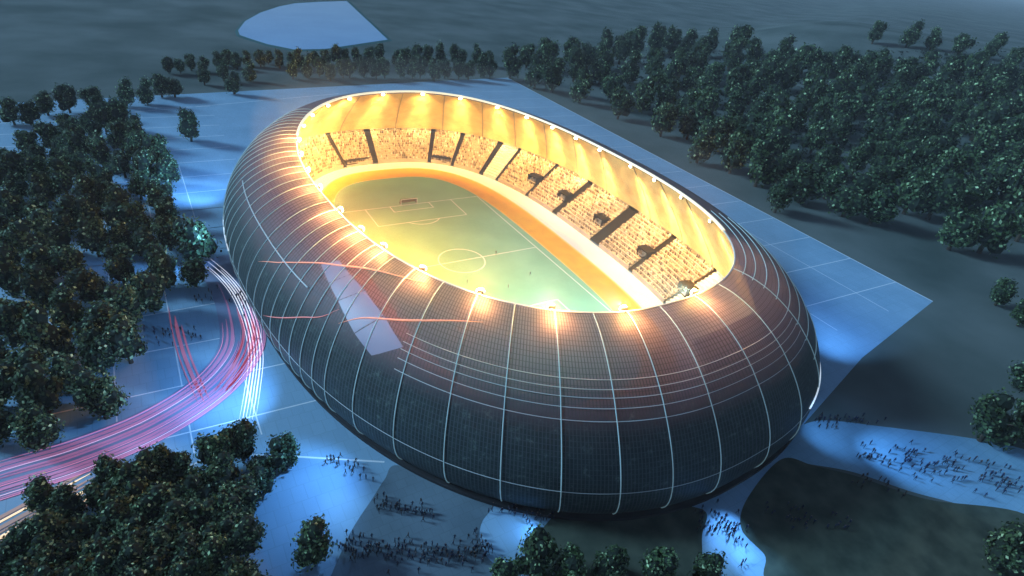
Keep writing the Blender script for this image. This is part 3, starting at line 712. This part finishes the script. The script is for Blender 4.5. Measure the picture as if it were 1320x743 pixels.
people([(1092, 618), (1130, 628), (1185, 640)], 4, 16, 'dark clad person on the dark lower kerb of the lit path', 'people on the lower side of the path', .065, 10)
cs = MB(); rc = random.Random(99)
for path, sp, cnt in (([(440, 703), (500, 712), (570, 716), (635, 712)], 9, 110), ([(488, 652), (560, 666)], 5, 26), ([(900, 660), (935, 678), (962, 705)], 12, 34), ([(1100, 585), (1180, 598), (1250, 607), (1320, 632)], 11, 90), ([(640, 658), (718, 668)], 6, 22), ([(1050, 540), (1140, 546)], 3, 20), ([(985, 665), (1040, 672), (1100, 680)], 8, 36)):
    for _ in range(cnt):
        u = rc.uniform(0, len(path)-1.001); i = int(u); t = u-i
        p = at(path[i][0]*(1-t)+path[i+1][0]*t, path[i][1]*(1-t)+path[i+1][1]*t+rc.gauss(0, sp))
        me = rc.choice(PMESH); i0 = len(cs.v); a = rc.uniform(0, 6.28); c_, s_ = math.cos(a), math.sin(a); k = rc.uniform(.92, 1.06)
        cs.v += [(p[0]+k*(v.co.x*c_-v.co.y*s_), p[1]+k*(v.co.x*s_+v.co.y*c_), .06+k*v.co.z) for v in me.vertices]
        for q in me.polygons: cs.f.append(tuple(i0+z for z in q.vertices)); cs.m.append(q.material_index)
tag(cs.build('crowd', PM[0], None, True), 'rest of the tiny dark crowd spread over the paving before the shell and on the lit path', 'crowd', kind='stuff')
for px, l in (((683, 356), 'football player standing near the right touchline'), ((602, 366), 'football player just below the centre circle'), ((639, 329), 'football player right of the centre circle'), ((655, 372), 'football player in the near half of the pitch')):
    p = at(*px); person(p[0], p[1], .18, l, None)

# ------------------------------------------------------------------ air
HZ = 0.00013
if HZ:
    mb = MB(); mb.box((0, 0, 64), (33000, 33000, 130))
    hm = bpy.data.materials.new('haze'); hm.use_nodes = True; nt = hm.node_tree; nt.nodes.clear()
    o_ = nt.nodes.new('ShaderNodeOutputMaterial'); v_ = nt.nodes.new('ShaderNodeVolumePrincipled'); v_.inputs['Density'].default_value = HZ
    v_.inputs['Color'].default_value = (.86, .92, 1, 1); nt.links.new(v_.outputs['Volume'], o_.inputs['Volume'])
    tag(mb.build('haze', hm), 'thin evening haze over the whole scene', 'haze', kind='stuff')
BLOOM_MIST = .0018  # density of a volume added to give the rim lamps bloom
if BLOOM_MIST:
    mb = MB(); rows = [[rim_pt(t, o, 0).to_2d().to_3d()+Vector((0, 0, z)) for t in [2*math.pi*i/72 for i in range(72)]] for o, z in ((-9, 2.5), (-4, 18), (4, 30), (13, 37), (15, 44), (10, 52), (-10, 58))]
    mb.grid(rows, True); mb.face(rows[0][::-1]); mb.face(rows[-1])
    hm = bpy.data.materials.new('bowl_mist'); hm.use_nodes = True; nt = hm.node_tree; nt.nodes.clear()
    o_ = nt.nodes.new('ShaderNodeOutputMaterial'); v_ = nt.nodes.new('ShaderNodeVolumePrincipled'); v_.inputs['Density'].default_value = BLOOM_MIST
    v_.inputs['Color'].default_value = (1, .93, .86, 1); v_.inputs['Anisotropy'].default_value = .25; nt.links.new(v_.outputs['Volume'], o_.inputs['Volume'])
    tag(mb.build('mist', hm), 'thin glowing mist hanging in the stadium bowl around the rim lamps', 'mist', kind='stuff')
# ------------------------------------------------------------------ sky, sun, view
SUN_EL, SUN_AZ = R(27), math.atan2(-.78, .62)   # azimuth clockwise from +Y
sd = Vector((math.sin(SUN_AZ)*math.cos(SUN_EL), math.cos(SUN_AZ)*math.cos(SUN_EL), math.sin(SUN_EL)))
sl = bpy.data.lights.new('sun', 'SUN'); sl.energy = 2.7; sl.angle = R(14); sl.color = (.36, .70, 1.0)
so_ = bpy.data.objects.new('sun', sl); COL.objects.link(so_); so_.rotation_euler = sd.to_track_quat('Z', 'Y').to_euler()
w = bpy.data.worlds.new('World'); scene.world = w; w.use_nodes = True
nt = w.node_tree; bg = nt.nodes['Background']; sky = nt.nodes.new('ShaderNodeTexSky'); sky.sky_type = 'NISHITA'; sky.sun_disc = False
sky.sun_elevation = SUN_EL; sky.sun_rotation = SUN_AZ; sky.ozone_density = 4; sky.air_density = 1.2; sky.dust_density = .4
nt.links.new(sky.outputs['Color'], bg.inputs['Color']); bg.inputs['Strength'].default_value = .052
scene.view_settings.view_transform = 'Standard'; scene.view_settings.look = 'None'; scene.view_settings.exposure = .35; scene.view_settings.gamma = 1
scene.render.engine = 'CYCLES'
cy = scene.cycles; cy.use_denoising = True; cy.max_bounces = 5; cy.diffuse_bounces = 2; cy.glossy_bounces = 2; cy.transparent_max_bounces = 12; cy.use_light_tree = True
cy.caustics_reflective = False; cy.caustics_refractive = False; cy.sample_clamp_indirect = 4
